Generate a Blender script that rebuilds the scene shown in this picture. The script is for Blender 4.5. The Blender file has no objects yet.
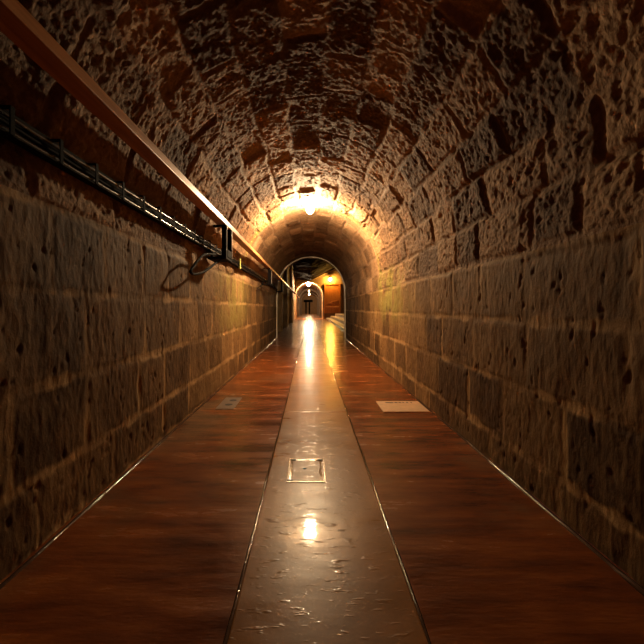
import bpy, bmesh, math, random
import numpy as np
from mathutils import Vector, Matrix

random.seed(7)
rng = np.random.default_rng(11)
sc = bpy.context.scene
COL = sc.collection
PI = math.pi

# ------------------------------------------------------------------ helpers
def link(o, parent=None):
    COL.objects.link(o)
    if parent is not None:
        o.parent = parent
    return o

def tag(o, label=None, cat=None, group=None, kind=None):
    if label: o['label'] = label
    if cat: o['category'] = cat
    if group: o['group'] = group
    if kind: o['kind'] = kind
    return o

def empty(name, loc):
    o = bpy.data.objects.new(name, None)
    o.empty_display_size = 0.1
    o.location = loc
    return link(o)

def obj(name, bm, mat, parent=None, smooth=False, loc=None):
    me = bpy.data.meshes.new(name)
    bmesh.ops.recalc_face_normals(bm, faces=bm.faces)
    bm.to_mesh(me); bm.free()
    me.materials.append(mat)
    if smooth:
        me.shade_smooth()
    o = bpy.data.objects.new(name, me)
    if loc is not None: o.location = loc
    return link(o, parent)

def bmn(): return bmesh.new()

def box(bm, x0, x1, y0, y1, z0, z1, bev=0.0):
    M = Matrix.Translation(((x0+x1)/2, (y0+y1)/2, (z0+z1)/2)) @ Matrix.Diagonal((x1-x0, y1-y0, z1-z0, 1))
    r = bmesh.ops.create_cube(bm, size=1, matrix=M)
    if bev > 0:
        vs = set(r['verts'])
        es = [e for e in bm.edges if e.verts[0] in vs and e.verts[1] in vs]
        bmesh.ops.bevel(bm, geom=es, offset=bev, segments=2, affect='EDGES', profile=0.6)
    return bm

def tube(bm, pts, r, n=8, caps=True):
    pts = [Vector(p) for p in pts]
    rings = []
    up0 = None
    for i, p in enumerate(pts):
        t = (pts[min(i+1, len(pts)-1)] - pts[max(i-1, 0)]).normalized()
        if up0 is None:
            up0 = Vector((0, 0, 1)) if abs(t.z) < 0.9 else Vector((1, 0, 0))
        a = t.cross(up0).normalized(); b = a.cross(t).normalized()
        up0 = b
        rr = r[i] if isinstance(r, (list, tuple)) else r
        rings.append([bm.verts.new(p + (a*math.cos(2*PI*k/n) + b*math.sin(2*PI*k/n))*rr) for k in range(n)])
    for i in range(len(rings)-1):
        for k in range(n):
            bm.faces.new((rings[i][k], rings[i][(k+1) % n], rings[i+1][(k+1) % n], rings[i+1][k]))
    if caps:
        bm.faces.new(rings[0]); bm.faces.new(rings[-1][::-1])
    return bm

def lathe(bm, prof, c=(0, 0, 0), n=24, axis='z'):
    rings = []
    for (r, h) in prof:
        ring = []
        for k in range(n):
            a = 2*PI*k/n
            if axis == 'z': p = (c[0]+r*math.cos(a), c[1]+r*math.sin(a), c[2]+h)
            else: p = (c[0]+r*math.cos(a), c[1]+h, c[2]+r*math.sin(a))
            ring.append(bm.verts.new(p))
        rings.append(ring)
    for i in range(len(rings)-1):
        for k in range(n):
            bm.faces.new((rings[i][k], rings[i][(k+1) % n], rings[i+1][(k+1) % n], rings[i+1][k]))
    bm.faces.new(rings[0]); bm.faces.new(rings[-1])
    bmesh.ops.remove_doubles(bm, verts=bm.verts, dist=1e-6)
    return bm

def smooth_path(pts, n=8):
    P = [Vector(p) for p in pts]; out = []
    for i in range(len(P)-1):
        p0 = P[max(i-1, 0)]; p1 = P[i]; p2 = P[i+1]; p3 = P[min(i+2, len(P)-1)]
        for k in range(n):
            t = k/n
            out.append(0.5*((2*p1)+(p2-p0)*t+(2*p0-5*p1+4*p2-p3)*t*t+(3*p1-p0-3*p2+p3)*t**3))
    out.append(P[-1]); return out

# numpy value noise
def _h(ix, iy, seed):
    x = (ix.astype(np.int64)*374761393 + iy.astype(np.int64)*668265263 + seed*974634777) & 0xffffffff
    x = ((x ^ (x >> 13))*1274126177) & 0xffffffff
    x = (x ^ (x >> 16)) & 0xffffff
    return x/float(0xffffff)
def vn(u, v, seed=0):
    iu = np.floor(u); iv = np.floor(v); fu = u-iu; fv = v-iv
    fu = fu*fu*(3-2*fu); fv = fv*fv*(3-2*fv)
    a = _h(iu, iv, seed); b = _h(iu+1, iv, seed); c = _h(iu, iv+1, seed); d = _h(iu+1, iv+1, seed)
    return (a*(1-fu)+b*fu)*(1-fv)+(c*(1-fu)+d*fu)*fv
def fbm(u, v, seed=0, oct=4, gain=0.5):
    s = 0; a = 1; t = 0
    for i in range(oct):
        s = s + a*vn(u*2**i+i*13.7, v*2**i+i*7.3, seed+i); t += a; a *= gain
    return s/t
def sstep(a, b, x):
    t = np.clip((x-a)/(b-a), 0, 1); return t*t*(3-2*t)

def grid_obj(name, P, mat, attrs=None, parent=None, flip=False, smooth=True):
    nu, nv = P.shape[:2]
    me = bpy.data.meshes.new(name)
    idx = np.arange(nu*nv).reshape(nu, nv)
    q = np.stack([idx[:-1, :-1], idx[1:, :-1], idx[1:, 1:], idx[:-1, 1:]], -1).reshape(-1, 4)
    if flip: q = q[:, ::-1]
    nf = len(q)
    me.vertices.add(nu*nv); me.vertices.foreach_set('co', P.reshape(-1).astype(np.float32))
    me.loops.add(nf*4); me.loops.foreach_set('vertex_index', np.ascontiguousarray(q).reshape(-1).astype(np.int32))
    me.polygons.add(nf); me.polygons.foreach_set('loop_start', np.arange(nf, dtype=np.int32)*4)
    me.update(calc_edges=True)
    if smooth: me.shade_smooth()
    for k, a in (attrs or {}).items():
        at = me.attributes.new(k, 'FLOAT', 'POINT'); at.data.foreach_set('value', a.reshape(-1).astype(np.float32))
    me.materials.append(mat)
    o = bpy.data.objects.new(name, me)
    return link(o, parent)

# ------------------------------------------------------------------ materials
def newmat(name):
    m = bpy.data.materials.new(name); m.use_nodes = True
    nt = m.node_tree; b = nt.nodes['Principled BSDF']
    return m, nt, b
def N(nt, t, **kw):
    n = nt.nodes.new(t)
    for k, v in kw.items():
        if k in n.inputs: n.inputs[k].default_value = v
        else: setattr(n, k, v)
    return n
def coords(nt, scale=(1, 1, 1)):
    tc = N(nt, 'ShaderNodeTexCoord'); mp = N(nt, 'ShaderNodeMapping'); mp.inputs['Scale'].default_value = scale
    nt.links.new(tc.outputs['Object'], mp.inputs['Vector']); return mp.outputs['Vector']
def noise(nt, vec, scale, detail=4, rough=0.55, out='Fac'):
    n = N(nt, 'ShaderNodeTexNoise'); n.inputs['Scale'].default_value = scale
    n.inputs['Detail'].default_value = detail; n.inputs['Roughness'].default_value = rough
    nt.links.new(vec, n.inputs['Vector']); return n.outputs[out]
def ramp(nt, fac, stops):
    r = N(nt, 'ShaderNodeValToRGB'); e = r.color_ramp.elements
    while len(e) < len(stops): e.new(0.5)
    for i, (p, c) in enumerate(stops):
        e[i].position = p; e[i].color = (*c, 1) if len(c) == 3 else c
    nt.links.new(fac, r.inputs['Fac']); return r.outputs['Color']
def mix(nt, fac, a, b, mode='MIX'):
    m = N(nt, 'ShaderNodeMix', data_type='RGBA', blend_type=mode)
    for sock, v in ((m.inputs[0], fac), (m.inputs[6], a), (m.inputs[7], b)):
        if hasattr(v, 'links'): nt.links.new(v, sock)
        elif isinstance(v, (int, float)): sock.default_value = v
        else: sock.default_value = (*v, 1)
    return m.outputs[2]
def math_(nt, op, a, b=None, clamp=False):
    m = N(nt, 'ShaderNodeMath', operation=op); m.use_clamp = clamp
    for i, v in enumerate((a, b)):
        if v is None: continue
        if hasattr(v, 'links'): nt.links.new(v, m.inputs[i])
        else: m.inputs[i].default_value = v
    return m.outputs[0]
def bump(nt, b, h, strength, dist):
    n = N(nt, 'ShaderNodeBump'); n.inputs['Strength'].default_value = strength; n.inputs['Distance'].default_value = dist
    nt.links.new(h, n.inputs['Height']); nt.links.new(n.outputs['Normal'], b.inputs['Normal'])

def plain(name, col, rough=0.5, metal=0.0, var=0.25, scale=12, bmp=0.0, spec=0.5):
    m, nt, b = newmat(name)
    v = coords(nt)
    f = noise(nt, v, scale, 5)
    c = ramp(nt, f, [(0.3, tuple(x*(1-var) for x in col)), (0.7, tuple(min(1, x*(1+var)) for x in col))])
    nt.links.new(c, b.inputs['Base Color'])
    b.inputs['Roughness'].default_value = rough; b.inputs['Metallic'].default_value = metal
    b.inputs['Specular IOR Level'].default_value = spec
    if bmp: bump(nt, b, noise(nt, v, scale*4, 4), bmp, 0.004)
    return m

def stone_mat(name, dark, mid, light, mortar, bstr=0.6, rough=0.78, algae_rimlight=True, stretch=1.0):
    m, nt, b = newmat(name)
    v = coords(nt)
    vs = coords(nt, (1, 1, 1/stretch))
    f1 = noise(nt, v, 2.2, 5)
    f2 = noise(nt, vs, 26, 6, 0.65)
    tone = N(nt, 'ShaderNodeAttribute'); tone.attribute_name = 'tone'
    mo = N(nt, 'ShaderNodeAttribute'); mo.attribute_name = 'mortar'
    fac = math_(nt, 'ADD', math_(nt, 'MULTIPLY', f1, 0.45), math_(nt, 'ADD', math_(nt, 'MULTIPLY', f2, 0.55), math_(nt, 'MULTIPLY', tone.outputs['Fac'], 0.28)))
    c = ramp(nt, fac, [(0.34, dark), (0.62, mid), (0.86, light)])
    mc = mix(nt, math_(nt, 'MULTIPLY', f2, 0.9, True), tuple(x*0.7 for x in mortar), tuple(min(1, x*1.25) for x in mortar))
    c = mix(nt, mo.outputs['Fac'], c, mc)
    if algae_rimlight:
        a = N(nt, 'ShaderNodeAttribute'); a.attribute_name = 'algae_rimlight'
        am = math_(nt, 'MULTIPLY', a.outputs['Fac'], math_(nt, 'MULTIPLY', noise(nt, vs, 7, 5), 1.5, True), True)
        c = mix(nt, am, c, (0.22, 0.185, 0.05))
    # pits
    vo = N(nt, 'ShaderNodeTexVoronoi'); vo.inputs['Scale'].default_value = 34; nt.links.new(vs, vo.inputs['Vector'])
    nt.links.new(c, b.inputs['Base Color'])
    b.inputs['Roughness'].default_value = rough
    b.inputs['Specular IOR Level'].default_value = 0.1
    h = math_(nt, 'ADD', math_(nt, 'MULTIPLY', f2, 1.0), math_(nt, 'MULTIPLY', vo.outputs['Distance'], 0.5))
    h = math_(nt, 'ADD', h, math_(nt, 'MULTIPLY', noise(nt, v, 90, 3), 0.35))
    bump(nt, b, h, bstr, 0.02)
    return m

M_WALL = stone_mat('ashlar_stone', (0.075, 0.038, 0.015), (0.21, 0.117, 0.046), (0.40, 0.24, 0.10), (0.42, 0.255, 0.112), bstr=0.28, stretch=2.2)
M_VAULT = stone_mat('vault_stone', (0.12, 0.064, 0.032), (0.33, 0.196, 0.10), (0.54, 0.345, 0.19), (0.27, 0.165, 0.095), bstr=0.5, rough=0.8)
M_FAR = stone_mat('far_plaster', (0.26, 0.15, 0.075), (0.40, 0.25, 0.13), (0.52, 0.35, 0.2), (0.4, 0.31, 0.2), bstr=0.2, algae_rimlight=False)
M_ROCK = plain('dark_rock', (0.012, 0.008, 0.009), 0.9, var=0.5, scale=2.5, bmp=0.6, spec=0.03)
M_CHAM = plain('chamber_render', (0.17, 0.115, 0.07), 0.75, var=0.4, scale=1.6, bmp=0.4)
M_MOUTH = plain('pale_mouth_render', (0.8, 0.68, 0.52), 0.5, var=0.12, scale=6, bmp=0.2)
M_CHAM_LIT = plain('chamber_render_lit', (0.36, 0.24, 0.12), 0.75, var=0.4, scale=1.6, bmp=0.4)  # chamber render made lighter: light on the left wall put into its colour
M_RIM = plain('pale_rim_render', (0.34, 0.25, 0.17), 0.6, var=0.15, scale=6, bmp=0.2)

def floor_mat():
    m, nt, b = newmat('wet_red_floor')
    v = coords(nt); va = coords(nt, (0.6, 2.6, 1))
    f1 = noise(nt, v, 1.1, 5, 0.6); f2 = noise(nt, va, 2.4, 6, 0.62); f3 = noise(nt, v, 45, 4)
    c = ramp(nt, f2, [(0.28, (0.045, 0.011, 0.006)), (0.52, (0.18, 0.047, 0.010)), (0.75, (0.32, 0.095, 0.018))])
    # paint worn to grey concrete
    g = ramp(nt, f1, [(0.54, (0, 0, 0)), (0.64, (1, 1, 1))])
    at = N(nt, 'ShaderNodeAttribute'); at.attribute_name = 'worn'
    gm = math_(nt, 'MULTIPLY', math_(nt, 'ADD', math_(nt, 'MULTIPLY', g, 0.35), math_(nt, 'MULTIPLY', at.outputs['Fac'], 0.75)), 0.9, True)
    c = mix(nt, gm, c, mix(nt, f3, (0.11, 0.07, 0.035), (0.19, 0.12, 0.065)))
    nt.links.new(c, b.inputs['Base Color'])
    r = ramp(nt, f2, [(0.3, (0.16,)*3), (0.7, (0.30,)*3)])
    nt.links.new(r, b.inputs['Roughness'])
    b.inputs['Specular IOR Level'].default_value = 0.22
    h = math_(nt, 'ADD', math_(nt, 'MULTIPLY', noise(nt, va, 5, 4), 1.0), math_(nt, 'MULTIPLY', noise(nt, va, 28, 4), 0.22))
    bump(nt, b, h, 0.35, 0.014)
    return m
def strip_mat():
    m, nt, b = newmat('wet_concrete_strip')
    v = coords(nt); va = coords(nt, (0.7, 2.0, 1))
    f1 = noise(nt, v, 1.6, 6, 0.6); f3 = noise(nt, v, 60, 4); f2 = noise(nt, va, 3.0, 5)
    c = ramp(nt, f1, [(0.3, (0.21, 0.078, 0.015)), (0.7, (0.40, 0.16, 0.034))])
    c = mix(nt, math_(nt, 'MULTIPLY', f3, 0.5), c, (0.11, 0.06, 0.028))
    vo = N(nt, 'ShaderNodeTexVoronoi'); vo.inputs['Scale'].default_value = 5.5; nt.links.new(v, vo.inputs['Vector'])
    chips = ramp(nt, vo.outputs['Distance'], [(0.05, (1, 1, 1)), (0.1, (0, 0, 0))])
    nt.links.new(c, b.inputs['Base Color'])
    r = ramp(nt, f2, [(0.3, (0.26,)*3), (0.7, (0.4,)*3)])
    nt.links.new(r, b.inputs['Roughness'])
    b.inputs['Specular IOR Level'].default_value = 0.1
    b.inputs['Coat Weight'].default_value = 0.22; b.inputs['Coat Roughness'].default_value = 0.05; b.inputs['Coat IOR'].default_value = 1.4
    h = math_(nt, 'ADD', math_(nt, 'MULTIPLY', noise(nt, va, 5, 3), 0.55), math_(nt, 'MULTIPLY', noise(nt, v, 48, 3), 0.22))
    h = math_(nt, 'SUBTRACT', h, math_(nt, 'MULTIPLY', chips, 0.25))
    grit = ramp(nt, noise(nt, va, 19, 2), [(0.60, (0, 0, 0)), (0.74, (1, 1, 1))])
    h = math_(nt, 'ADD', h, math_(nt, 'MULTIPLY', grit, 1.2))
    bump(nt, b, h, 0.16, 0.009)
    cn = [n for n in nt.nodes if n.type == 'BUMP'][0]
    nt.links.new(cn.outputs['Normal'], b.inputs['Coat Normal'])
    return m
M_FLOOR = floor_mat(); M_STRIP = strip_mat()

def wood_mat(name, c0, c1, rough=0.45, axis=1):
    m, nt, b = newmat(name)
    s = [14, 14, 14]; s[axis] = 0.7
    v = coords(nt, s)
    f = noise(nt, v, 1.6, 6, 0.6)
    c = ramp(nt, f, [(0.3, c0), (0.7, c1)])
    nt.links.new(c, b.inputs['Base Color']); b.inputs['Roughness'].default_value = rough
    bump(nt, b, f, 0.25, 0.004)
    return m
M_BEAM = wood_mat('varnished_beam', (0.42, 0.17, 0.06), (0.74, 0.36, 0.15), 0.38)
M_GATE = wood_mat('orange_gate_wood', (0.28, 0.10, 0.025), (0.45, 0.18, 0.05), 0.5, axis=2)
M_GATEBAR = plain('pale_gate_bar', (0.62, 0.38, 0.16), 0.4)
M_BLACK = plain('black_metal', (0.007, 0.0055, 0.006), 0.8, 0.0, bmp=0.2, spec=0.04)
M_RUBBER = plain('black_rubber', (0.006, 0.005, 0.005), 0.8, spec=0.04)
M_CABLE = plain('grey_cable', (0.016, 0.010, 0.008), 0.25, var=0.15)
M_STEEL = plain('worn_steel', (0.35, 0.28, 0.24), 0.4, 0.6)
M_TIE = plain('green_tag', (0.42, 0.45, 0.12), 0.5)
M_WHITE = plain('white_fitting', (0.7, 0.66, 0.6), 0.4)
M_PLATE = plain('cream_plate', (0.52, 0.32, 0.17), 0.5, var=0.12)
M_HOLE = plain('black_slot', (0.008, 0.006, 0.005), 0.8)
M_CONC = plain('grey_cover', (0.10, 0.058, 0.03), 0.5, var=0.25, scale=18, bmp=0.3)
M_LID = plain('wet_cover', (0.30, 0.18, 0.085), 0.12, var=0.25, scale=22, bmp=0.45)
M_LIDEDGE = plain('cover_frame_metal', (0.24, 0.17, 0.12), 0.2, 0.6, scale=30, bmp=0.3)
M_KERB = plain('kerb_stone', (0.34, 0.26, 0.18), 0.4, var=0.3, scale=5, bmp=0.4)
M_SEAM = plain('wet_seam', (0.06, 0.03, 0.018), 0.08, var=0.3, scale=15, bmp=0.3)
def emis(name, col, s):
    m, nt, b = newmat(name)
    b.inputs['Base Color'].default_value = (0.9, 0.85, 0.75, 1)
    b.inputs['Emission Color'].default_value = (*col, 1); b.inputs['Emission Strength'].default_value = s
    return m
WARM = (1.0, 0.72, 0.41)
M_BULB = emis('bulb_glow', WARM, 900)
M_BULBF = emis('far_bulb_glow', (1.0, 0.70, 0.40), 380)
M_LANT = emis('lantern_glow', (1.0, 0.48, 0.07), 260)

# ------------------------------------------------------------------ near tunnel
CX, R, ZS, HC = 0.035, 1.275, 1.725, 1.1
XL, XR, YE = CX-R, CX+R, 14.7
L_ARC = PI*R; TOT = 2*ZS + L_ARC
sb_left = [0, 0.32, 0.74, 1.18, 1.6]
nc = 14
s_hi = TOT-1.44
sb = sb_left + [1.6+(s_hi-1.6)*k/nc for k in range(1, nc)] + [s_hi, TOT-1.02, TOT-0.61, TOT-0.2, TOT+0.2]
sb = np.array(sb); NCR = len(sb)-1
yb = []
for c in range(NCR):
    wall = c < 4 or c >= NCR-4
    y = -7-random.random(); L = [y]
    while y < 17:
        y += random.uniform(0.5, 0.86) if wall else random.uniform(0.36, 0.8)
        L.append(y)
    yb.append(np.array(L))

def profile(s):
    x = np.empty_like(s); z = np.empty_like(s); nx = np.empty_like(s); nz = np.empty_like(s)
    l = s <= ZS; r = s >= ZS+L_ARC; a = ~(l | r)
    x[l] = XL; z[l] = s[l]; nx[l] = 1; nz[l] = 0
    x[r] = XR; z[r] = TOT-s[r]; nx[r] = -1; nz[r] = 0
    th = PI-(s[a]-ZS)/R
    x[a] = CX+R*np.cos(th); z[a] = ZS+R*np.sin(th); nx[a] = -np.cos(th); nz[a] = -np.sin(th)
    return x, z, nx, nz

def stone_surface(S, Y):
    ws = (fbm(S*2.2, Y*2.2, 3, 4)-0.5)*0.10; wy = (fbm(S*2.6, Y*2.6, 9, 4)-0.5)*0.12
    vault_w = sstep(1.45, 1.75, S)*(1-sstep(TOT-1.6, TOT-1.3, S))
    Sw = S+ws*(0.2+0.9*vault_w); Yw = Y+wy*(0.2+0.9*vault_w)
    ci = np.clip(np.searchsorted(sb, Sw, side='right')-1, 0, NCR-1)
    bi = np.zeros_like(ci); e1 = np.zeros_like(S); e2 = np.zeros_like(S)
    for c in range(NCR):
        m = ci == c
        if not m.any(): continue
        b = np.searchsorted(yb[c], Yw[m], side='right')-1
        bi[m] = b
        e1[m] = np.minimum(Yw[m]-yb[c][b], yb[c][b+1]-Yw[m])
    e2 = np.minimum(Sw-sb[ci], sb[ci+1]-Sw)
    e = np.minimum(e1, e2)
    r1 = _h(ci, bi, 21); r2 = _h(ci, bi, 22); r3 = _h(ci, bi, 23); r4 = _h(ci, bi, 24)
    smooth = sstep(7.42, 7.5, Y)*vault_w            # plastered lining beyond the first lamp
    rv = vault_w*(1-0.62*smooth)
    near = 1-0.45*sstep(7.5, 10, Y)
    wig = fbm(S*9, Y*9, 31, 3)
    jw = 0.016+0.02*(wig-0.35)
    groove = 1-sstep(0.0, 0.03, e-jw*0.5)
    # vault relief
    dv = (r1-0.5)*0.036 + (r2-0.5)*0.06*(e1-0.2) + (r3-0.5)*0.06*(e2-0.12)
    dv -= 0.04*(r4 > 0.97)*sstep(0.0, 0.05, e)
    rough = (fbm(S*15, Y*12, 41, 5, 0.62)-0.5)*0.024 + (fbm(S*44, Y*36, 47, 3)-0.5)*0.016
    pit = sstep(0.64, 0.78, fbm(S*13, Y*9, 55, 3))*0.012
    fade = sstep(0.0, 0.06, e)
    dv = dv*fade + rough*(0.45+0.55*fade) - groove*0.016*sstep(0.2,0.55,fbm(S*3, Y*3, 57, 3)) - pit
    # wall relief
    dw = (r1-0.5)*0.008*fade + (fbm(S*4, Y*6, 61, 4, 0.5)-0.5)*0.016*near + (fbm(S*12, Y*34, 67, 3)-0.5)*0.006*near
    dw -= sstep(0.70, 0.84, fbm(S*14, Y*20, 71, 3))*0.007
    mw = (1-sstep(0.008, 0.034, e-0.07*(fbm(S*5, Y*7, 33, 4)-0.5)))
    dw -= groove*0.004
    d = dv*rv + dw*(1-vault_w) + smooth*(0.016 + (fbm(S*3, Y*3, 81, 4)-0.5)*0.015)
    mort = mw*(1-vault_w)*(0.15+0.8*sstep(0.35, 0.6, fbm(S*2.5, Y*2.5, 95, 4))) + groove*vault_w*(0.3+0.4*smooth)
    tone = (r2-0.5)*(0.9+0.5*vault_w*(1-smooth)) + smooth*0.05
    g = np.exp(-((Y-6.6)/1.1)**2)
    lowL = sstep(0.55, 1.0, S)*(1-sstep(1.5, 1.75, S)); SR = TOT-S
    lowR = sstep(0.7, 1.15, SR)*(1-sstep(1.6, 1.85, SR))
    rim_light = vault_w*np.exp(-((Y-7.44)/0.09)**2)*0.8  # lamplight on the lining edge, painted in with the yellow stain colour
    algae_rimlight = np.clip(g*(0.7*lowL+0.9*lowR)*1.3+rim_light, 0, 1)*sstep(0.3, 0.55, fbm(S*4, Y*6, 91, 4))
    return d, np.clip(mort, 0, 1), tone, algae_rimlight

ys = np.concatenate([np.arange(-5, 1.0, 0.06), np.arange(1.0, 4.0, 0.0095), np.arange(4.0, 8.0, 0.016), np.arange(8.0, YE, 0.03), [YE]])
def near_part(name, s0, s1, ds, mat):
    n = int(round((s1-s0)/ds))+1
    s = np.linspace(s0, s1, n)
    S, Y = np.meshgrid(s, ys, indexing='ij')
    d, mo, to, al = stone_surface(S, Y)
    x, z, nx, nz = profile(s)
    P = np.stack([x[:, None]+nx[:, None]*d, Y, z[:, None]+nz[:, None]*d], -1)
    o = grid_obj(name, P, mat, dict(mortar=mo, tone=to, algae_rimlight=al), flip=False)
    return tag(o, kind='structure')
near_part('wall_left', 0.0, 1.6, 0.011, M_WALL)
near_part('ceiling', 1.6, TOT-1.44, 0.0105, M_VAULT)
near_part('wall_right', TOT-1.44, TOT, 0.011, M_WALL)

# ------------------------------------------------------------------ floor
SL, SR_ = -0.27, 0.385
def floor_grid(name, x0, x1, y0, y1, nx, mat, zoff=0.0, amp=0.004, seed=1, step=0.03):
    xs = np.linspace(x0, x1, nx); yy = np.concatenate([np.arange(y0, y1, step), [y1]])
    X, Y = np.meshgrid(xs, yy, indexing='ij')
    Z = zoff+(fbm(X*3, Y*2, seed, 4)-0.5)*amp*2
    worn = np.exp(-((X+1.08)/0.27)**2)*np.exp(-((Y-4.2)/1.0)**2)*1.6 + np.exp(-((X+1.24)/0.12)**2)*0.35*sstep(0.4, 0.6, fbm(X*2, Y*2, 5, 3))
    worn = np.clip(worn*sstep(0.2, 0.6, fbm(X*5, Y*4, seed+9, 3)), 0, 1)
    o = grid_obj(name, np.stack([X, Y, Z], -1), mat, dict(worn=worn), flip=False)
    return o
f = floor_grid('floor', -1.55, 5.3, -5, 40.0, 150, M_FLOOR, 0.0, 0.003, 101, 0.05)
f.data.flip_normals(); tag(f, kind='structure')
# centre strip of cast slabs with rounded edges
bm = bmn()
joints = [-5, -2.2, 0.9, 4.19, 7.2, 10.2, 13.3, 16.5, 19.8, 23, 26.2, 29.4, 32.6, 36, 39.9]
for a, b in zip(joints[:-1], joints[1:]):
    dz = random.uniform(-0.0015, 0.002)
    box(bm, SL, SR_, a+0.004, b-0.004, -0.05, 0.011+dz, 0.006)
o = obj('trim_1', bm, M_STRIP, smooth=False); tag(o, kind='structure')
# wet seam beads along both edges of the strip and foot of the walls
def seam(name, x, r, seed, z=0.0, amp=0.0012, y1=14.6):
    y = np.concatenate([np.arange(1.0, 5.0, 0.016), np.arange(5.0, y1, 0.06)])
    zz = z+(vn(y*7, y*0+seed*3.3, seed)-0.5)*2*amp+(vn(y*2.1, y*0+seed*1.3, seed+1)-0.5)*2*amp*1.5
    xx = x+(vn(y*4, y*0+7.7, seed+5)-0.5)*0.008
    bm = bmn(); tube(bm, list(zip(xx.tolist(), y.tolist(), zz.tolist())), r, 16)
    o = obj(name, bm, M_SEAM, smooth=True); return tag(o, kind='structure')
seam('trim_2', SL-0.005, 0.009, 3, 0.0025, 0.0028)
seam('trim_3', SR_+0.005, 0.009, 4, 0.0025, 0.0028)
seam('trim_4', XL+0.02, 0.014, 5, -0.005, 0.004)
seam('trim_5', XR-0.02, 0.014, 6, -0.005, 0.004)

# ------------------------------------------------------------------ tunnel mouth, cavern and far passage
def arch_pts(cx, hw, zs, rise, n=40, nj=6):
    pts = [(cx-hw, zs*k/nj) for k in range(nj)]
    for k in range(n+1):
        a = PI-PI*k/n; pts.append((cx+hw*math.cos(a), zs+rise*math.sin(a)))
    pts += [(cx+hw, zs*(nj-1-k)/nj) for k in range(nj)]
    return pts
def ring(name, A, B, y0, y1, mat, kind='structure'):
    """solid arch band between outlines A (outer) and B (inner), from y0 to y1"""
    bm = bmn(); V = {}
    for key, P, y in (('a0', A, y0), ('b0', B, y0), ('a1', A, y1), ('b1', B, y1)):
        V[key] = [bm.verts.new((p[0], y, p[1])) for p in P]
    n = len(A)
    for i in range(n-1):
        for p, q in (('a0', 'b0'), ('b0', 'b1'), ('b1', 'a1'), ('a1', 'a0')):
            bm.faces.new((V[p][i], V[p][i+1], V[q][i+1], V[q][i]))
    for i in (0, n-1): bm.faces.new((V['a0'][i], V['b0'][i], V['b1'][i], V['a1'][i]))
    o = obj(name, bm, mat); return tag(o, kind=kind)
def arch(cx, hw, zs, rise): return arch_pts(cx, hw, zs, rise)
ring('trim_6', arch(CX, R+0.06, ZS, R+0.06), arch(CX, R-0.035, ZS, R-0.035), YE-0.02, YE+0.25, M_MOUTH)

def wall_with_arch(name, A, outer, y0, y1, mat):
    """slab with an arched opening A; outer = function angle -> point on the outer boundary"""
    return ring(name, outer, A, y0, y1, mat)
def outer_of(A, x0, x1, topf):
    out = []
    n = len(A)
    for i, (x, z) in enumerate(A):
        t = i/(n-1)
        # walk: up left side, across, down right side
        if t < 0.15: out.append((x0, topf(x0)*t/0.15))
        elif t > 0.85: out.append((x1, topf(x1)*(1-t)/0.15))
        else:
            xx = x0+(x1-x0)*(t-0.15)/0.7; out.append((xx, topf(xx)))
    return out
def cav_top(x): return 3.86+0.53*max(0, x-0.1)-0.02*max(0, x-0.1)**2 + 0.12*max(0, -x)
A1 = arch(CX, R+0.055, ZS, R+0.055)
wall_with_arch('wall_front', A1, outer_of(A1, -1.75, 5.3, lambda x: 7.2), YE+0.02, YE+0.24, M_CHAM)
YB = 40.0; BX = -0.1
A2 = arch(BX, 1.40, 2.3, 1.4)
wall_with_arch('wall_back', A2, outer_of(A2, -1.75, 5.3, lambda x: cav_top(x)+0.5), YB, YB+0.3, M_CHAM)
ring('trim_7', arch(BX, 1.52, 2.3, 1.52), arch(BX, 1.38, 2.3, 1.38), YB-0.06, YB+0.02, M_RIM)
# sloping dark rock roof of the cavern
u = np.linspace(-1.75, 5.3, 70); yv = np.linspace(YE+0.1, YB, 120)
U, Y = np.meshgrid(u, yv, indexing='ij')
base = np.vectorize(cav_top)(U)
Z = base+(1-(Y-YE)/(YB-YE))*1.6+(fbm(U*0.9, Y*0.9, 201, 5)-0.5)*0.5*sstep(0, 2.5, YB-Y)
o = grid_obj('ceiling.001', np.stack([U, Y, Z], -1), M_ROCK); tag(o, kind='structure')
# added pale tube for the lamplit line where roof and back wall meet
bm = bmn(); tube(bm, [(x, YB-0.06, cav_top(x)-0.03) for x in np.linspace(0.2, 2.62, 24)], 0.045, 8)
o = obj('trim_8', bm, M_RIM, smooth=True); tag(o, kind='structure')
# cavern side walls
yy = np.linspace(YE+0.1, YB, 260); zz = np.linspace(0, 7.2, 60)
Yg, Zg = np.meshgrid(yy, zz, indexing='ij')
butt = np.zeros_like(Yg)
for a, b in ((15.0, 15.8), (18.6, 19.4), (23.2, 24.4), (29.6, 31.2)):
    butt += sstep(a-0.06, a, Yg)*(1-sstep(b, b+0.06, Yg))
X = -1.52+butt*0.2+(fbm(Yg*1.2, Zg*1.2, 301, 5)-0.5)*0.12
o = grid_obj('wall_left.001', np.stack([X, Yg, Zg], -1), M_CHAM_LIT); o.data.flip_normals(); tag(o, kind='structure')
X = 4.9+(fbm(Yg*0.8, Zg*0.8, 311, 5)-0.5)*0.5
o = grid_obj('wall_right.001', np.stack([X, Yg, Zg], -1), M_CHAM); tag(o, kind='structure')

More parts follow.
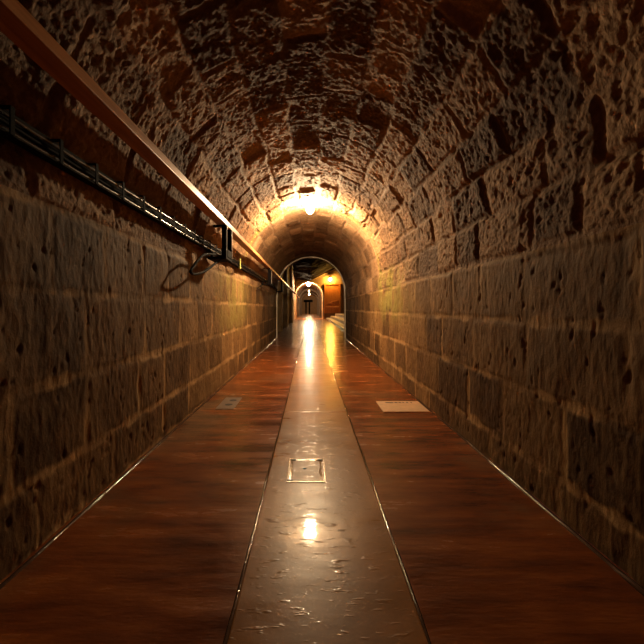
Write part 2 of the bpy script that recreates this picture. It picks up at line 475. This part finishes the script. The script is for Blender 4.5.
# far passage
YF = 75.0
PA = arch_pts(BX, 1.40, 2.3, 1.4, 40, 6)
yy = np.linspace(YB+0.05, YF, 220)
xs = np.array([p[0] for p in PA]); zs = np.array([p[1] for p in PA])
X = np.repeat(xs[:, None], len(yy), 1); Z = np.repeat(zs[:, None], len(yy), 1); Y = np.repeat(yy[None], len(xs), 0)
nz_ = (fbm(np.arange(len(xs))[:, None]*0.5+0*Y, Y*1.5, 401, 4)-0.5)*0.05
o = grid_obj('wall_far', np.stack([X*(1+nz_*0.3), Y, Z+nz_*0.2], -1), M_FAR, dict(mortar=np.zeros_like(X), tone=np.zeros_like(X)))
tag(o, kind='structure')
for k, y in enumerate((53.0, 64.0)):
    ring('trim_%d' % (9+k), arch(BX, 1.42, 2.3, 1.42), arch(BX, 1.24, 2.2, 1.3), y, y+0.5, M_RIM)
g = floor_grid('floor.001', BX-1.4, BX+1.4, 40.0, YF, 20, M_STRIP, 0.0, 0.006, 121, 0.15); g.data.flip_normals(); tag(g, kind='structure')
bm = bmn(); box(bm, -1.6, 1.5, YF, YF+0.2, 0, 4.2); o = obj('wall_end', bm, M_FAR); tag(o, kind='structure')

# stepped stone kerbs along the right of the cavern
t = empty('stone_steps', (2.4, 28, 0))
tag(t, 'long low stone steps along the right beyond the tunnel mouth', 'steps')
for x0, x1, z0, h in ((1.62, 2.02, 0, 0.13), (2.02, 2.5, 0, 0.32), (2.5, 3.4, 0, 0.55)):
    bm = bmn(); box(bm, x0-2.4, x1-2.4, -10.5, 11.6, z0, h, 0.02); obj('step', bm, M_KERB, t)

# ------------------------------------------------------------------ wooden gate with lantern at the far right
GX0, GX1, GZ0, GZ1 = 1.42, 3.05, 0.56, 3.55
g = empty('wooden_gate', ((GX0+GX1)/2, YB-0.05, GZ0)); gx = (GX1-GX0)/2; gh = GZ1-GZ0
tag(g, 'orange-brown plank gate under the lantern at the far right', 'gate')
bm = bmn(); box(bm, -gx, -gx+0.12, -0.12, 0.04, 0, gh, 0.01); obj('post', bm, M_GATE, g)
bm = bmn(); box(bm, gx-0.12, gx, -0.12, 0.04, 0, gh, 0.01); obj('post', bm, M_GATE, g)
bm = bmn(); box(bm, -gx+0.12, gx-0.12, -0.12, 0.04, gh-0.12, gh, 0.01); obj('lintel', bm, M_GATE, g)
bm = bmn(); n = 8; w = (2*gx-0.24)/n
for k in range(n):
    x = -gx+0.12+k*w; box(bm, x+0.004, x+w-0.004, -0.05, 0.0, 0.02, gh-0.125, 0.005)
obj('plank_panel', bm, M_GATE, g)
bm = bmn(); box(bm, -gx+0.14, gx-0.14, -0.10, -0.05, 0.62, 0.70, 0.008); b = obj('crossbar', bm, M_GATEBAR, g); b['label'] = 'pale crossbar'
bm = bmn(); tube(bm, [(-gx+0.2, -0.07, 0.95), (gx-0.2, -0.07, 1.35)], 0.035, 6); obj('brace', bm, M_GATE, g)

l = empty('wall_lantern', (2.0, YB-0.02, 3.95))
tag(l, 'glowing yellow lantern on the back wall above the wooden gate', 'lantern')
bm = bmn(); box(bm, -0.08, 0.08, -0.05, 0.02, -0.25, 0.25, 0.01); obj('back_plate', bm, M_BLACK, l)
bm = bmn(); tube(bm, smooth_path([(0, -0.04, 0.18), (0, -0.2, 0.3), (0, -0.36, 0.24)], 6), 0.018, 8); obj('arm', bm, M_BLACK, l)
bm = bmn(); lathe(bm, [(0.03, 0.24), (0.19, 0.15), (0.20, 0.13), (0.03, 0.2)], (0, -0.36, 0), 16); obj('hood', bm, M_BLACK, l, True)
bm = bmn(); lathe(bm, [(0.02, -0.15), (0.10, -0.12), (0.13, 0.0), (0.11, 0.1), (0.04, 0.14)], (0, -0.36, 0), 20); obj('glass_shade', bm, M_LANT, l, True)

# ------------------------------------------------------------------ ceiling lamps
def ceiling_lamp(x, y, ztop, r, mat, label, drop=0.10):
    t = empty('ceiling_lamp', (x, y, ztop))
    tag(t, label, 'lamp', None)
    bm = bmn(); lathe(bm, [(0.075, 0.03), (0.075, -0.015), (0.06, -0.03), (0.03, -0.035)], n=24); obj('mounting_base', bm, M_WHITE, t, True)
    bm = bmn(); lathe(bm, [(0.028, -0.02), (0.028, -drop+r*0.6)], n=16); obj('socket', bm, M_WHITE, t, True)
    bm = bmn(); prof = []
    for k in range(13):
        a = PI*k/12; prof.append((max(0.002, r*math.sin(a)), -drop-r*math.cos(a)*1.12))
    lathe(bm, prof, n=24); obj('bulb', bm, mat, t, True)
    return t
ceiling_lamp(0.0, 7.1, 2.975, 0.066, M_BULB, 'bright bare bulb hanging from the rough vault of the near tunnel', 0.13)
ceiling_lamp(-0.13, 41.0, 3.70, 0.17, M_BULBF, 'glowing lamp at the crown of the first far archway', 0.16)
ceiling_lamp(-0.13, 55.5, 3.60, 0.08, M_BULBF, 'glowing lamp second in the row down the far passage', 0.16)
ceiling_lamp(-0.13, 69.0, 3.62, 0.07, M_BULBF, 'smallest and farthest glowing lamp down the far passage', 0.16)

# dark gate frame at the end of the far passage
t = empty('gate_frame', (-0.25, YF-0.4, 0))
tag(t, 'dark door frame with a wide lintel closing the far passage', 'gate frame')
for x in (-0.62, 0.02):
    bm = bmn(); box(bm, x, x+0.26, -0.1, 0.1, 0, 2.2, 0.02); obj('post', bm, M_BLACK, t)
bm = bmn(); box(bm, -0.95, 0.75, -0.12, 0.12, 2.2, 2.62, 0.02); obj('lintel', bm, M_BLACK, t)

# ------------------------------------------------------------------ beam, brackets, cable tray
bm = bmn(); box(bm, -1.092, -0.98, -2.0, 38.6, 2.075, 2.133, 0.004)
o = obj('wooden_beam', bm, M_BEAM); tag(o, 'long orange-brown wooden beam running high along the left wall', 'beam')

labels = ['nearest and largest black hanger bracket below the beam, with looped cable',
          'second black hanger bracket below the beam, beyond the one with the cable loop',
          'black hanger bracket below the beam right at the tunnel mouth']
first = None
def bracket():
    t = empty('hanger_bracket', (-1.03, 4.85, 2.075))
    bm = bmn(); box(bm, -0.004, 0.05, -0.17, -0.10, -0.375, 0.0, 0.004); box(bm, -0.06, 0.05, -0.17, -0.10, -0.012, 0.0, 0.003); obj('strap', bm, M_BLACK, t)
    bm = bmn(); box(bm, 0.004, 0.05, 0.12, 0.18, -0.375, 0.0, 0.004); box(bm, -0.06, 0.05, 0.12, 0.18, -0.012, 0.0, 0.003); obj('strap', bm, M_BLACK, t)
    bm = bmn(); box(bm, 0.05, 0.058, 0.135, 0.165, -0.36, -0.06, 0.002); s = obj('strap_rail', bm, M_STEEL, t); s['label'] = 'pale steel rail'
    bm = bmn(); box(bm, -0.17, 0.05, -0.17, 0.18, -0.40, -0.372, 0.004); box(bm, -0.165, -0.135, -0.04, 0.04, -0.373, -0.303, 0.003); obj('base_plate', bm, M_BLACK, t)
    bm = bmn(); box(bm, 0.012, 0.055, -0.1, 0.12, -0.37, -0.28, 0.006); obj('clamp_box', bm, M_BLACK, t)
    bm = bmn(); box(bm, -0.175, -0.055, -0.03, 0.03, 0.005, 0.03, 0.003); obj('wall_arm', bm, M_BLACK, t)
    for y in (-0.135, 0.15):
        bm = bmn(); lathe(bm, [(0.014, 0.0), (0.014, 0.01)], (0, 0, 0), 6, 'y')
        for v in bm.verts: v.co = Vector((0.05+v.co.y, y+v.co.x, -0.03+v.co.z))
        obj('bolt', bm, M_STEEL, t)
    return t
def dup(root, loc):
    r = root.copy(); COL.objects.link(r); r.location = loc
    for ch in list(root.children):
        c = ch.copy(); COL.objects.link(c); c.parent = r
    return r
b0 = bracket()
for k, y in enumerate((4.85, 10.0, 14.3)):
    b = b0 if k == 0 else dup(b0, (-1.03, y, 2.075))
    tag(b, labels[k], 'bracket', 'hanger brackets along the beam')

t = empty('cable_tray', (-1.175, 7, 1.772))
tag(t, 'narrow black cable tray with straps along the left wall under the beam', 'cable tray')
bm = bmn(); box(bm, -0.036, -0.03, -8, 7.6, 0.0, 0.115, 0.001); box(bm, -0.036, 0.012, -8, 7.6, 0.0, 0.005, 0.001); obj('channel', bm, M_BLACK, t)
bm0 = bmn(); box(bm0, -0.032, 0.016, -0.012, 0.012, 0.108, 0.114, 0.001); box(bm0, 0.010, 0.016, -0.012, 0.012, 0.002, 0.114, 0.001)
s0 = obj('strap', bm0, M_RUBBER, t); s0.location = (0, -5.75, 0)
y = -5.75+0.31
while y < 7.5:
    c = s0.copy(); COL.objects.link(c); c.parent = t; c.location = (0, y, 0); y += 0.31

def cable(zc, xc, r, mat, label, seed, y1=14.55):
    bm = bmn(); pts = []
    y = -1.0
    while y < y1:
        ph = (y-1.25)/0.31
        pts.append((xc+0.003*math.sin(y*2+seed), y, zc-0.004*abs(math.sin(PI*ph)))); y += 0.062
    tube(bm, pts, r, 10)
    o = obj('cable', bm, mat, smooth=True); return tag(o, label, 'cable', 'cables strapped in the tray')
cable(1.856, -1.183, 0.010, M_CABLE, 'upper glossy cable strapped in the tray along the left wall', 1)
cable(1.795, -1.183, 0.012, M_CABLE, 'lower glossy cable strapped in the tray along the left wall', 2)
cable(1.825, -1.192, 0.009, M_RUBBER, 'thin dark cable between the two glossy cables in the tray', 5)

bm = bmn()
def W(px, py, X):                       # a point of the scene on the plane x = X
    d = 400*X/(px-310); return (X, d, HC+(308-py)*d/400)
pts = [W(226, 257.5, -1.05), W(214, 254.6, -1.07), W(205, 254.6, -1.09), W(199, 259, -1.10), W(193, 267, -1.11), W(190.5, 271.5, -1.11), W(194, 274.2, -1.105),
       W(202, 272.5, -1.09), W(208, 269, -1.08), W(216, 263, -1.06), W(225, 257.8, -1.04)]
tube(bm, smooth_path(pts, 8), 0.013, 10)
o = obj('loose_cable', bm, M_RUBBER, smooth=True); tag(o, 'thick black loose cable loop drooping from the nearest bracket', 'cable')

t = empty('cable_tag', (-1.15, 6.6, 1.775))
tag(t, 'pale green tag clipped on the tray just past the nearest bracket', 'cable tag')
bm = bmn(); box(bm, -0.012, 0.004, -0.035, 0.035, 0.0, 0.14, 0.003); obj('plate', bm, M_TIE, t)
bm = bmn(); box(bm, -0.025, 0.006, -0.05, 0.05, -0.03, 0.0, 0.003); obj('clip', bm, M_TIE, t)
bm = bmn(); tube(bm, smooth_path([(-1.06, 9.95, 1.72), (-1.13, 9.7, 1.66), (-1.17, 9.3, 1.60), (-1.18, 9.0, 1.55)], 6), 0.014, 8)
o = obj('stub_cable', bm, M_CABLE, smooth=True); tag(o, 'short pale cable end hanging below the second bracket', 'cable')

# ------------------------------------------------------------------ covers in the floor
t = empty('manhole_cover', (-0.024, 2.69, 0.0075))
tag(t, 'small rectangular metal-framed cover in the middle of the concrete strip', 'manhole cover')
bm = bmn(); w, h = 0.125, 0.195
box(bm, -w, w, -h, -h+0.012, -0.01, 0.007, 0.002); box(bm, -w, w, h-0.012, h, -0.01, 0.007, 0.002)
box(bm, -w, -w+0.01, -h+0.012, h-0.012, -0.01, 0.007, 0.002); box(bm, w-0.01, w, -h+0.012, h-0.012, -0.01, 0.007, 0.002)
obj('frame', bm, M_LIDEDGE, t)
xs = np.linspace(-w+0.016, w-0.016, 40); yy = np.linspace(-h+0.018, h-0.018, 56)
X, Y = np.meshgrid(xs, yy, indexing='ij')
e = np.minimum(np.minimum(X-xs[0], xs[-1]-X), np.minimum(Y-yy[0], yy[-1]-Y))
Z = 0.001+0.006*np.exp(-(e/0.02)**2)+(fbm(X*30, Y*25, 501, 4)-0.5)*0.007
o = grid_obj('lid', np.stack([X, Y, Z], -1), M_LID, parent=t); o.data.flip_normals()
for cx, cy in ((-w+0.03, h-0.024), (w-0.03, h-0.024), (-w+0.022, -h+0.03)):
    bm = bmn(); box(bm, cx-0.02, cx+0.02, cy-0.008, cy+0.008, 0.002, 0.0085, 0.003); obj('corner_slot', bm, M_HOLE, t)
bm = bmn(); lathe(bm, [(0.014, 0.001), (0.014, 0.005), (0.008, 0.006)], (-0.012, 0.02, 0), 14); obj('lifting_hole', bm, M_HOLE, t)

t = empty('drain_plate', (1.02, 4.46, 0.0))
tag(t, 'cream rectangular plate in the red floor beside the right wall', 'drain plate')
bm = bmn(); box(bm, -0.245, 0.245, -0.24, 0.24, -0.01, 0.008, 0.003); obj('plate', bm, M_PLATE, t)
for a, b in ((-0.15, -0.06), (-0.045, -0.012), (0.002, 0.03), (0.045, 0.065), (0.09, 0.11), (0.14, 0.155)):
    bm = bmn(); box(bm, a, b, 0.14, 0.175, 0.006, 0.0095, 0.001); obj('slot', bm, M_HOLE, t)

t = empty('floor_cover', (-0.93, 4.62, 0.0))
tag(t, 'small grey cover with two dark finger holes near the left wall', 'floor cover')
bm = bmn(); box(bm, -0.1, 0.1, -0.28, 0.28, -0.01, 0.006, 0.003); obj('cover', bm, M_CONC, t)
for cy, cx in ((0.12, 0.02), (-0.09, 0.01)):
    bm = bmn(); lathe(bm, [(0.045, 0.004), (0.045, 0.0075)], (0, 0, 0), 18)
    for v in bm.verts: v.co = Vector((cx+v.co.x*0.95, cy+v.co.y*1.0, v.co.z))
    obj('finger_hole', bm, M_HOLE, t)

# ------------------------------------------------------------------ world, camera, view
w = bpy.data.worlds.new('World'); sc.world = w; w.use_nodes = True
w.node_tree.nodes['Background'].inputs['Color'].default_value = (0.5, 0.18, 0.5, 1)
w.node_tree.nodes['Background'].inputs['Strength'].default_value = 0.045
cam = bpy.data.cameras.new('Camera'); co = bpy.data.objects.new('Camera', cam); COL.objects.link(co)
co.location = (0, 0, HC); co.rotation_euler = (PI/2, 0, 0)
cam.sensor_width = 36; cam.lens = 400/644*36
cam.shift_x = 12/644; cam.shift_y = -14/644; cam.clip_start = 0.05; cam.clip_end = 200
sc.camera = co
vs = sc.view_settings
vs.view_transform = 'Standard'; vs.look = 'None'; vs.gamma = 1; vs.use_curve_mapping = False
vs.exposure = 1.55
